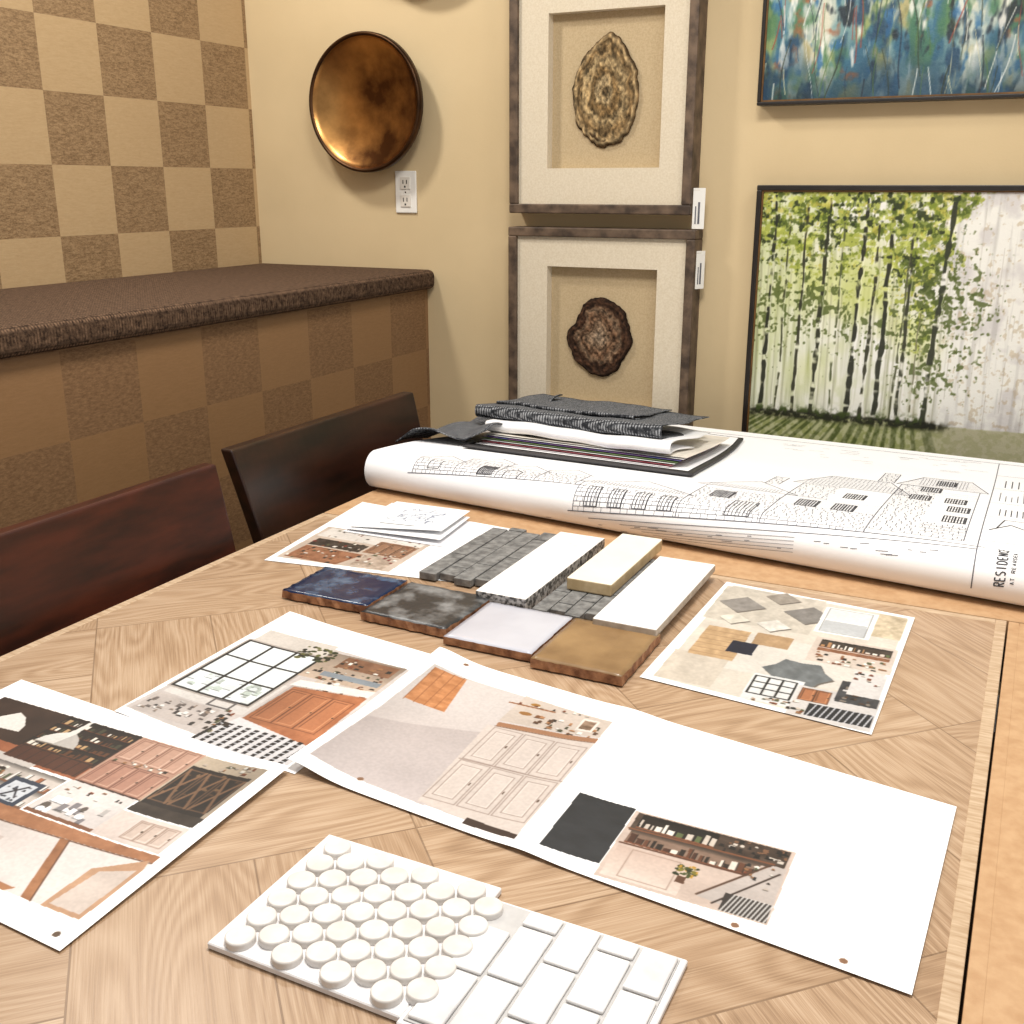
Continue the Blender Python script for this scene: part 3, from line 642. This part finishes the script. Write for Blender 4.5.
C=Canvas((-1058,1628),(-866,1600),(-850,1460),(-1046,1456),6,(232,232,236))
C.mesh('back_page',flat(.7622),MT['vc'],e)

# ================================================================ SAMPLE TILES
def rough_tile(name,x0,x1,y0,y1,z0,z1,top,side,jit=.0015,edge=.0015,rot=0):
    bm=bmesh.new()
    addbox(bm,x0,x1,y0,y1,z0,z1)
    bmesh.ops.subdivide_edges(bm,edges=[e for e in bm.edges if abs(e.verts[0].co.z-e.verts[1].co.z)<1e-6],cuts=16,use_grid_fill=True)
    rs=random.Random(int(abs(x0)*1e4))
    for v in bm.verts:
        ex=min(abs(v.co.x-x0),abs(v.co.x-x1)); ey=min(abs(v.co.y-y0),abs(v.co.y-y1))
        j=rs.uniform(-jit,jit)
        if ex<1e-5: v.co.x+=j
        if ey<1e-5: v.co.y+=rs.uniform(-jit,jit)
        if v.co.z>z1-1e-5:
            v.co.z+=rs.uniform(-.0003,.0003)-(edge if (ex<1e-5 or ey<1e-5 ) else 0)
    for f in bm.faces:
        c=f.calc_center_median(); f.normal_update(); f.material_index=0 if f.normal.z>.6 else 1
        f.smooth=f.material_index==0
    c=Vector(((x0+x1)/2,(y0+y1)/2,0)); bmesh.ops.rotate(bm,cent=c,matrix=Matrix.Rotation(rot,3,'Z'),verts=bm.verts)
    return bmobj(name,bm,[top,side])
rough_tile('navy_glazed_tile',-.945,-.799,1.157,1.270,.7625,.7755,MT['blue'],MT['terra'],rot=.02)
rough_tile('charcoal_glazed_tile',-.793,-.656,1.137,1.268,.7625,.7755,MT['char'],MT['terra'],rot=-.02)
rough_tile('pale_glazed_tile',-.651,-.523,1.118,1.253,.7625,.7745,MT['ltile'],MT['terra'],.0005)
rough_tile('ochre_glazed_tile',-.518,-.396,1.104,1.249,.7625,.7760,MT['gold'],MT['terra'],.0008)
def bricks(name,x0,x1,y0,y1,z0,z1,cols,bl,mat,gap=.0022):
    bm=bmesh.new(); w=(x1-x0)/cols
    for c in range(cols):
        off=(.5 if c%2 else 0)*bl*.6; ya=y0+off*.35; yb=y1-(.012 if c%2==0 else 0)
        first=((c*.37)%1)*bl; segs=[]
        if first>.01: segs.append((ya,ya+first))
        t=ya+first
        while t<yb-.008: segs.append((t,min(t+bl,yb))); t+=bl
        for (a,b_) in segs:
            addbox(bm,x0+c*w+gap/2,x0+(c+1)*w-gap/2,a+gap/2,b_-gap/2,z0,z1+random.uniform(-.0006,.0006),.0008,2)
    addbox(bm,x0+.002,x1-.002,y0+.02,y1-.014,z0,z1-.0025)
    return bmobj(name,bm,mat)
bricks('grey_brick_mosaic',-.806,-.684,1.312,1.575,.7625,.7735,4,.10,MT['gstone'])
bricks('grey_brick_mosaic',-.590,-.490,1.258,1.530,.7625,.7725,4,.08,MT['gstone'])
bm=bmesh.new(); addbox(bm,-.677,-.597,1.257,1.560,.7625,.7845,.0012,2); o=bmobj('white_terrazzo_sample',bm,[MT['terraz'],MT['speck']])
for p in o.data.polygons: p.material_index=0 if p.normal.z>.5 else 1
bm=bmesh.new(); addbox(bm,-.573,-.503,1.345,1.575,.7732,.7925,.0025,3); o=bmobj('cream_subway_tile',bm,[MT['cream'],MT['creams']])
for p in o.data.polygons: p.material_index=0 if p.normal.z>.3 else 1
bm=bmesh.new(); addbox(bm,-.488,-.398,1.236,1.515,.7732,.785,.002,3); o=bmobj('white_subway_tile',bm,[MT['wht'],MT['whts']])
for p in o.data.polygons: p.material_index=0 if p.normal.z>.3 else 1
box('white_tile_backer',-.484,-.405,1.26,1.512,.7625,.773,MT['whts'],.001)

# ================================================================ PENNY + MARBLE MOSAIC BOARD
e=empty('mosaic_sample_board')
bm=bmesh.new(); addbox(bm,-.529,-.350,.527,.692,.7605,.7665,.001,1); bmobj('penny_backing',bm,MT['grout'],e)
bm=bmesh.new(); addbox(bm,-.350,-.181,.522,.677,.7605,.7660,.001,1); bmobj('marble_backing',bm,MT['grout'],e)
bm=bmesh.new(); addbox(bm,-.346,-.186,.526,.673,.7655,.7672,.0,1); bmobj('grout_bed',bm,MT['grout2'],e)
bm=bmesh.new()
for c in range(8):
    x=-.5055+c*.0228
    for r in range(6):
        y=.5400+r*.0264+(.0132 if c%2 else 0)
        if y>.682: continue
        n=40; prof=[(.0123,.7660),(.0123,.7710),(.0120,.7722),(.0110,.7729)]
        rings=[]
        for (rr,z) in prof: rings.append([bm.verts.new((x+rr*math.cos(2*math.pi*i/n),y+rr*math.sin(2*math.pi*i/n),z)) for i in range(n)])
        for a,b_ in zip(rings,rings[1:]):
            for i in range(n): bm.faces.new((a[i],a[(i+1)%n],b_[(i+1)%n],b_[i])).smooth=True
        bm.faces.new(rings[-1])
bmobj('penny_rounds',bm,MT['penny'],e)
bm=bmesh.new(); bw,bl=.0325,.062
x=-.313; c=0
while x<-.19:
    y=.526-((c*.5)%1)*bl+ .004
    while y<.67:
        a=max(y,.527); b_=min(y+bl-.003,.672)
        if b_-a>.01: addbox(bm,x,min(x+bw-.003,-.187),a,b_,.767,.7705,.0018,3)
        y+=bl
    x+=bw; c+=1
addbox(bm,-.344,-.316,.528,.585,.767,.7705,.0018,3); addbox(bm,-.344,-.316,.588,.640,.767,.7705,.0018,3)
bmobj('marble_bricks',bm,MT['marble'],e)

# ================================================================ PLAN ROLL
R0=.037
def Yc(X): return 1.725-.102*(X+1.14)
def Yb(X): return 2.55-.055*(X+1.14)
def planz(Y,yc): 
    t=np.clip((2.35-Y)/(2.35-yc),0,1); t=t*t*(3-2*t)*.5+t*.5
    return .7655+(.7625+2*R0-.7655)*t
def plan_pt(X,q,off=0.0):
    yc=Yc(X)
    if q>=yc: return (X,q,float(planz(q,yc))+off)
    ph=(yc-q)/R0
    r=R0-max(0,ph-3.4)*.0022+off
    cz=.7625+R0
    return (X,yc-r*math.sin(ph)*1.0,cz+r*math.cos(ph))
e=empty('architectural_drawings')
PX0,PX1=-1.155,.085
vs=[];fs=[]; NX=24; rows=40+110
for j in range(rows):
    for i in range(NX+1):
        X=PX0+(PX1-PX0)*i/NX; yc=Yc(X); yb_=Yb(X)
        q=(yb_-(yb_-yc)*j/40) if j<=40 else yc-(j-40)*R0*.16
        vs.append(plan_pt(X,q))
for j in range(rows-1):
    for i in range(NX): a=j*(NX+1)+i; fs.append((a,a+1,a+NX+2,a+NX+1))
meshobj('top_sheet',vs,fs,MT['paper'],e,True)
for k in range(3):
    vs=[];fs=[]
    for j in range(31):
        for i in range(13):
            X=PX0+.002-.003*k+(PX1-PX0+.01*k)*i/12; yc=Yc(X); q=Yb(X)+.006*(k+1)-(Yb(X)-.01-yc)*j/30
            vs.append((X,q,float(planz(q,yc))-.0012*(k+1)))
    for j in range(30):
        for i in range(12): a=j*13+i; fs.append((a,a+1,a+14,a+13))
    meshobj('under_sheet_%d'%(k+1),vs,fs,MT['paper2'] if k==1 else MT['paper'],e,True)
WS=1.15
class Ink:
    def __init__(s): s.v=[];s.f=[]
    def seg(s,a,b,w=.0012):
        w=w*WS
        a=np.array(a,float);b=np.array(b,float);L=np.linalg.norm(b-a)
        if L<1e-5: return
        n=max(1,int(L/.006) if min(a[1],b[1])<1.85 else int(L/.04)+1); d=(b-a)/L; p=np.array([-d[1],d[0]])*w/2
        base=len(s.v)
        for k in range(n+1):
            c=a+(b-a)*k/n
            for sg in(1,-1):
                q=c+sg*p; s.v.append(plan_pt(q[0],q[1],.0006))
        for k in range(n): i=base+2*k; s.f.append((i,i+1,i+3,i+2))
    def path(s,pts,w=.0012,close=False):
        for a,b in zip(pts,pts[1:]+([pts[0]] if close else [])):
            s.seg(a,b,w)
    def rect(s,x0,y0,x1,y1,w=.0012): s.path([(x0,y0),(x1,y0),(x1,y1),(x0,y1)],w,True)
    def stones(s,x0,y0,x1,y1,h=.010,bw=.02,w=.0008,rs=random.Random(1)):
        y=y0
        while y<y1-1e-6:
            s.seg((x0,y),(x1,y),w); x=x0+rs.uniform(.3,1)*bw
            while x<x1: s.seg((x,y),(x,min(y+h,y1)),w); x+=bw*rs.uniform(.6,1.5)
            y+=h
    def hatch(s,x0,y0,x1,y1,d,w=.0007):
        x=x0
        while x<x1: s.seg((x,y0),(x,y1),w); x+=d
    def build(s,name,mat): return meshobj(name,s.v,s.f,mat,e)
I=Ink(); J=Ink(); K=Ink(); rs=random.Random(4)
B=1.618
I.seg((-.70,B),(-.03,B),.0016); I.seg((-.66,B-.012),(-.04,B-.012),.001)
I.rect(-.50,B,-.36,B+.20); K.stones(-.50,B,-.36,B+.18,.009,.014)
I.path([(-.52,B+.20),(-.43,B+.31),(-.34,B+.20)],.0016,True)
for k in range(9): K.seg((-.51+k*.009,B+.205+.011*k),(-.35-k*.009,B+.205+.011*k),.0008)
K.hatch(-.50,B+.205,-.37,B+.235,.006,.0006)
I.rect(-.36,B,-.20,B+.36); K.stones(-.36,B,-.20,B+.12,.009,.014); K.stones(-.36,B+.20,-.29,B+.36,.010,.014)
I.path([(-.38,B+.36),(-.33,B+.50),(-.22,B+.50),(-.17,B+.36)],.0016,True)
for k in range(14): K.seg((-.375+k*.0036,B+.365+.010*k),(-.175-k*.0036,B+.365+.010*k),.0008)
K.hatch(-.36,B+.37,-.19,B+.44,.007,.0006)
I.rect(-.20,B+.02,-.06,B+.50); K.stones(-.20,B+.02,-.13,B+.30,.010,.014); I.path([(-.21,B+.50),(-.17,B+.62),(-.08,B+.62),(-.045,B+.50)],.0016,True)
for k in range(12): K.seg((-.205+k*.003,B+.505+.010*k),(-.05-k*.003,B+.505+.010*k),.0008)
I.rect(-.245,B+.50,-.215,B+.62,.0014); K.stones(-.245,B+.50,-.215,B+.62,.012,.012)
I.rect(-.42,B+.30,-.395,B+.40); K.stones(-.42,B+.30,-.395,B+.40,.012,.012)
for (a,b_) in((-.47,B+.10),(-.33,B+.12),(-.27,B+.12),(-.27,B+.24),(-.17,B+.33),(-.11,B+.33),(-.16,B+.44),(-.10,B+.14),(-.10,B+.24),(-.14,B+.54)):
    J.rect(a,b_,a+.034,b_+.055,.002); J.seg((a+.017,b_),(a+.017,b_+.055),.0012); J.seg((a,b_+.027),(a+.034,b_+.027),.0012); J.hatch(a,b_,a+.034,b_+.055,.0045,.0018)
J.hatch(-.42,B+.01,-.38,B+.09,.006,.001); J.rect(-.42,B+.01,-.38,B+.09,.0016)
for k in range(10): K.seg((-.36,B+.12+.009*k),(-.20,B+.12+.009*k),.0007)
for k in range(20): K.seg((-.13,B+.03+.022*k),(-.06,B+.03+.022*k),.0007)
K.stones(-.20,B+.30,-.13,B+.50,.011,.016); K.stones(-.13,B+.02,-.06,B+.12,.010,.014); K.hatch(-.33,B+.45,-.22,B+.50,.008,.0006); K.hatch(-.17,B+.52,-.08,B+.61,.006,.0006)
I.rect(-.69,B,-.50,B+.08); K.stones(-.69,B,-.50,B+.07,.009,.013); I.path([(-.70,B+.08),(-.595,B+.15),(-.49,B+.08)],.0014,True); K.hatch(-.68,B+.082,-.51,B+.10,.006,.0007)
for k in range(5): K.seg((-.69+k*.017,B+.09+.011*k),(-.50-k*.017,B+.09+.011*k),.0008)
for xx in(-.67,-.625,-.58,-.535): J.rect(xx,B+.01,xx+.025,B+.055,.0014); J.hatch(xx,B+.01,xx+.025,B+.055,.006,.0012)
B2=1.672
I.seg((-1.05,B2),(-.68,B2),.0014)
for (a,b_,h) in((-1.04,-.95,.05),(-.95,-.86,.09),(-.86,-.78,.06),(-.78,-.70,.075)):
    I.rect(a,B2,b_,B2+h); K.stones(a,B2,b_,B2+h*.9,.008,.012); I.path([(a-.006,B2+h),((a+b_)/2,B2+h+.04),(b_+.006,B2+h)],.0014)
    for k in range(4): K.seg((a+.008+k*.01,B2+h+.003+.009*k),(b_-.008-k*.01,B2+h+.003+.009*k),.0007)
J.rect(-.90,B2+.005,-.87,B2+.045,.0018); J.hatch(-.898,B2+.005,-.872,B2+.045,.0035,.0018)
J.path([(-.845,B2),(-.845,B2+.03),(-.83,B2+.042),(-.815,B2+.03),(-.815,B2)],.0016); J.rect(-1.01,B2+.012,-.985,B2+.04,.0014)
for k in range(5): I.seg((-.60+.02*k,B-.020-.006*k),(-.30,B-.020-.006*k),.0006)
for k in range(40):
    a=rs.uniform(-.95,-.1); b_=B-.02-rs.uniform(0,.02); I.seg((a,b_),(a+rs.uniform(.006,.02),b_),.0008)
for k in range(30):
    a=rs.uniform(-.50,-.10); b_=rs.uniform(2.32,2.45); I.seg((a,b_),(a+rs.uniform(.01,.05),b_),.0009)
I.seg((-.04,1.54),(-.04,2.46),.0014); I.seg((.065,1.54),(.065,2.46),.0018); I.seg((-1.14,2.50),(.065,2.455),.0014)
for q in(1.66,1.86,2.02,2.2,2.35): I.seg((-.04,q),(.065,q),.001)
for k in range(7): I.seg((-.025+.01*k,2.05),(-.025+.01*k,2.05+rs.uniform(.04,.12)),.0012)
J.hatch(-.02,1.88,.04,1.95,.009,.0014); J.hatch(-.02,2.22,.05,2.30,.012,.0016); J.path([(-.03,1.74),(.0,1.80),(.03,1.76),(.05,1.83)],.002); J.path([(-.02,1.76),(-.01,1.84),(.03,1.84)],.0018)
FONT={'R':[[(0,0),(0,1),(.6,1),(.6,.55),(0,.5)],[(.25,.5),(.65,0)]],'E':[[(.6,0),(0,0),(0,1),(.6,1)],[(0,.5),(.5,.5)]],'S':[[(0,.1),(.3,0),(.6,.15),(.6,.4),(0,.6),(0,.85),(.3,1),(.6,.9)]],'I':[[(.3,0),(.3,1)]],'D':[[(0,0),(0,1),(.4,1),(.65,.7),(.65,.3),(.4,0),(0,0)]],'N':[[(0,0),(0,1),(.6,0),(.6,1)]],'C':[[(.6,.15),(.3,0),(0,.25),(0,.75),(.3,1),(.6,.85)]],'A':[[(0,0),(.3,1),(.6,0)],[(.12,.4),(.48,.4)]],'T':[[(.3,0),(.3,1)],[(0,1),(.6,1)]],' ':[]}
def text(s,x,q,h,adv,w):
    for ch in s:
        for st in FONT.get(ch,[]): J.path([(x-b*h,q+a*adv*.95) for a,b in st],w)
        q+=adv
text('RESIDENCE',.002,1.548,.013,.0080,.0016); text('AT REARDEN',.014,1.552,.005,.0055,.0008)
I.build('drawing_lines',MT['ink']); J.build('drawing_dark_details',MT['inkd']); K.build('drawing_stone_texture',MT['ink'])

# ================================================================ FABRIC SAMPLE BOOK
e=empty('fabric_sample_book')
def sheetgrid(name,P,mat,zf,nx=30,ny=30,th=0,curl=None):
    tl,tr,br,bl=[np.array(p,float) for p in P]; vs=[];fs=[]
    for j in range(ny+1):
        for i in range(nx+1):
            u=i/nx;v=j/ny; p=(bl*(1-u)+br*u)*(1-v)+(tl*(1-u)+tr*u)*v
            z=float(planz(p[1],Yc(p[0])))
            vs.append((p[0],p[1],z+zf(u,v)))
    for j in range(ny):
        for i in range(nx): a=j*(nx+1)+i; fs.append((a,a+1,a+nx+2,a+nx+1))
    o=meshobj(name,vs,fs,mat,e,True)
    if th: m=o.modifiers.new('s','SOLIDIFY'); m.thickness=th; m.offset=1
    return o
sheetgrid('folder_board',[(-1.085,2.47),(-.59,2.43),(-.545,1.865),(-1.03,1.865)],MT['folder'],lambda u,v:.003,th=.004)
sheetgrid('white_board',[(-1.075,2.46),(-.600,2.42),(-.56,1.89),(-1.02,1.90)],MT['paper'],lambda u,v:.0085)
PC=[MT['paper'],MT['paper2'],M('page_red',(150,60,70),(190,120,130),60,.6),M('page_green',(96,130,70),(150,170,120),50,.6),M('page_blue',(80,100,160),(150,90,140),50,.6)]
for k in range(7):
    o_=.0036*k
    sheetgrid('page_%d'%(k+1),[(-1.04,2.35),(-.62+.004*k,2.33),(-.60+.004*k,1.895+.006*k),(-1.02,1.915+.005*k)],PC[[0,2,0,3,4,0,1][k]],lambda u,v,o_=o_:.010+o_*.8)
def rolled(name,x0,x1,yf,yb,mat,r,dy=-.05,zt=.036,amp=.002,yskew=0):
    vs=[];fs=[]; nx=40; prof=[]
    for k in range(14): prof.append((yb-(yb-yf-r)*k/13,2*r))
    for k in range(1,9): a=math.pi*k/8; prof.append((yf+r-r*math.sin(a),r+r*math.cos(a)))
    for k in range(1,6): prof.append((yf+r+.03*k,0.0))
    for (y,z) in prof:
        for i in range(nx+1):
            u=i/nx; X=x0+(x1-x0)*u+.006*math.sin(y*30)-yskew*(y-yf); Y=y+dy*u+.003*math.sin(u*14)
            vs.append((X,Y,float(planz(Y,Yc(X)))+zt+z+amp*math.sin(u*9+y*9)+amp*.5*math.sin(u*23+y*20)))
    for j in range(len(prof)-1):
        for i in range(nx): a=j*(nx+1)+i; fs.append((a,a+1,a+nx+2,a+nx+1))
    o=meshobj(name,vs,fs,mat,e,True); m=o.modifiers.new('s','SOLIDIFY'); m.thickness=.002; m.offset=1
rolled('white_lining',-1.035,-.61,1.965,2.28,MT['paper'],.011,-.05,.030,.002)
rolled('grey_swatch',-1.08,-.635,2.02,2.33,MT['fabric'],.014,-.06,.052,.0016)
rolled('grey_swatch_folded',-1.06,-.72,2.08,2.32,MT['fabric'],.004,-.05,.080,.0016)
def drape(name,x0,x1,y0,y1,zoff,seed):
    rs=random.Random(seed); nx,ny=30,30; vs=[];fs=[]; f1,f2=rs.uniform(0,6),rs.uniform(0,6)
    for j in range(ny+1):
        for i in range(nx+1):
            u=i/nx;v=j/ny; X=x0+(x1-x0)*u-.03*(1-v)*(1-u); Y=y0+(y1-y0)*v+.02*u
            pl=max(float(planz(Y,Yc(X))),.80)
            z=pl+.004+zoff*(.30+.70*u)*(.45+.55*v)+.020*abs(math.sin(v*5+u*3+f1))*(.4+u*.8)+.005*math.sin(u*9+f2)
            if X<PX0: z-=.4*(PX0-X)
            vs.append((X,Y,z))
    for j in range(ny):
        for i in range(nx): a=j*(nx+1)+i; fs.append((a,a+1,a+nx+2,a+nx+1))
    o=meshobj(name,vs,fs,MT['fabric'],e,True); m=o.modifiers.new('s','SOLIDIFY'); m.thickness=.003; m.offset=1
drape('grey_swatch_corner',-1.165,-.99,1.87,2.10,.032,1)
drape('grey_swatch_corner_under',-1.15,-.98,2.0,2.24,.044,5)

# ================================================================ LIGHT
w=bpy.data.worlds.new('World'); sc.world=w; w.use_nodes=True
bg=w.node_tree.nodes['Background']; bg.inputs[0].default_value=(1,.98,.95,1); bg.inputs[1].default_value=.50
def area(name,loc,target,size,power,c=(1,.955,.885)):
    l=bpy.data.lights.new(name,'AREA'); l.energy=power; l.size=size; l.color=c
    o=bpy.data.objects.new(name,l); sc.collection.objects.link(o); o.location=loc
    d=Vector(target)-Vector(loc); o.rotation_euler=d.to_track_quat('-Z','Y').to_euler(); return o
area('ceiling_light',(-.4,1.0,2.75),(-.4,1.1,0),.6,44)
area('ceiling_light',(-2.02,1.75,2.7),(-1.2,2.2,.8),.22,19)
area('ceiling_light',(.9,1.2,2.7),(.2,1.6,.8),.5,11)

# ================================================================ CAMERA
cam=bpy.data.cameras.new('camera'); co=bpy.data.objects.new('camera',cam); sc.collection.objects.link(co)
co.location=(0,0,1.34); co.rotation_euler=(math.radians(90)-math.atan(.307),0,math.radians(26.2))
cam.sensor_width=36; cam.lens=36*1065/1024; cam.clip_start=.01
sc.camera=co
print('verts',sum(len(o.data.vertices) for o in bpy.data.objects if o.type=='MESH'))
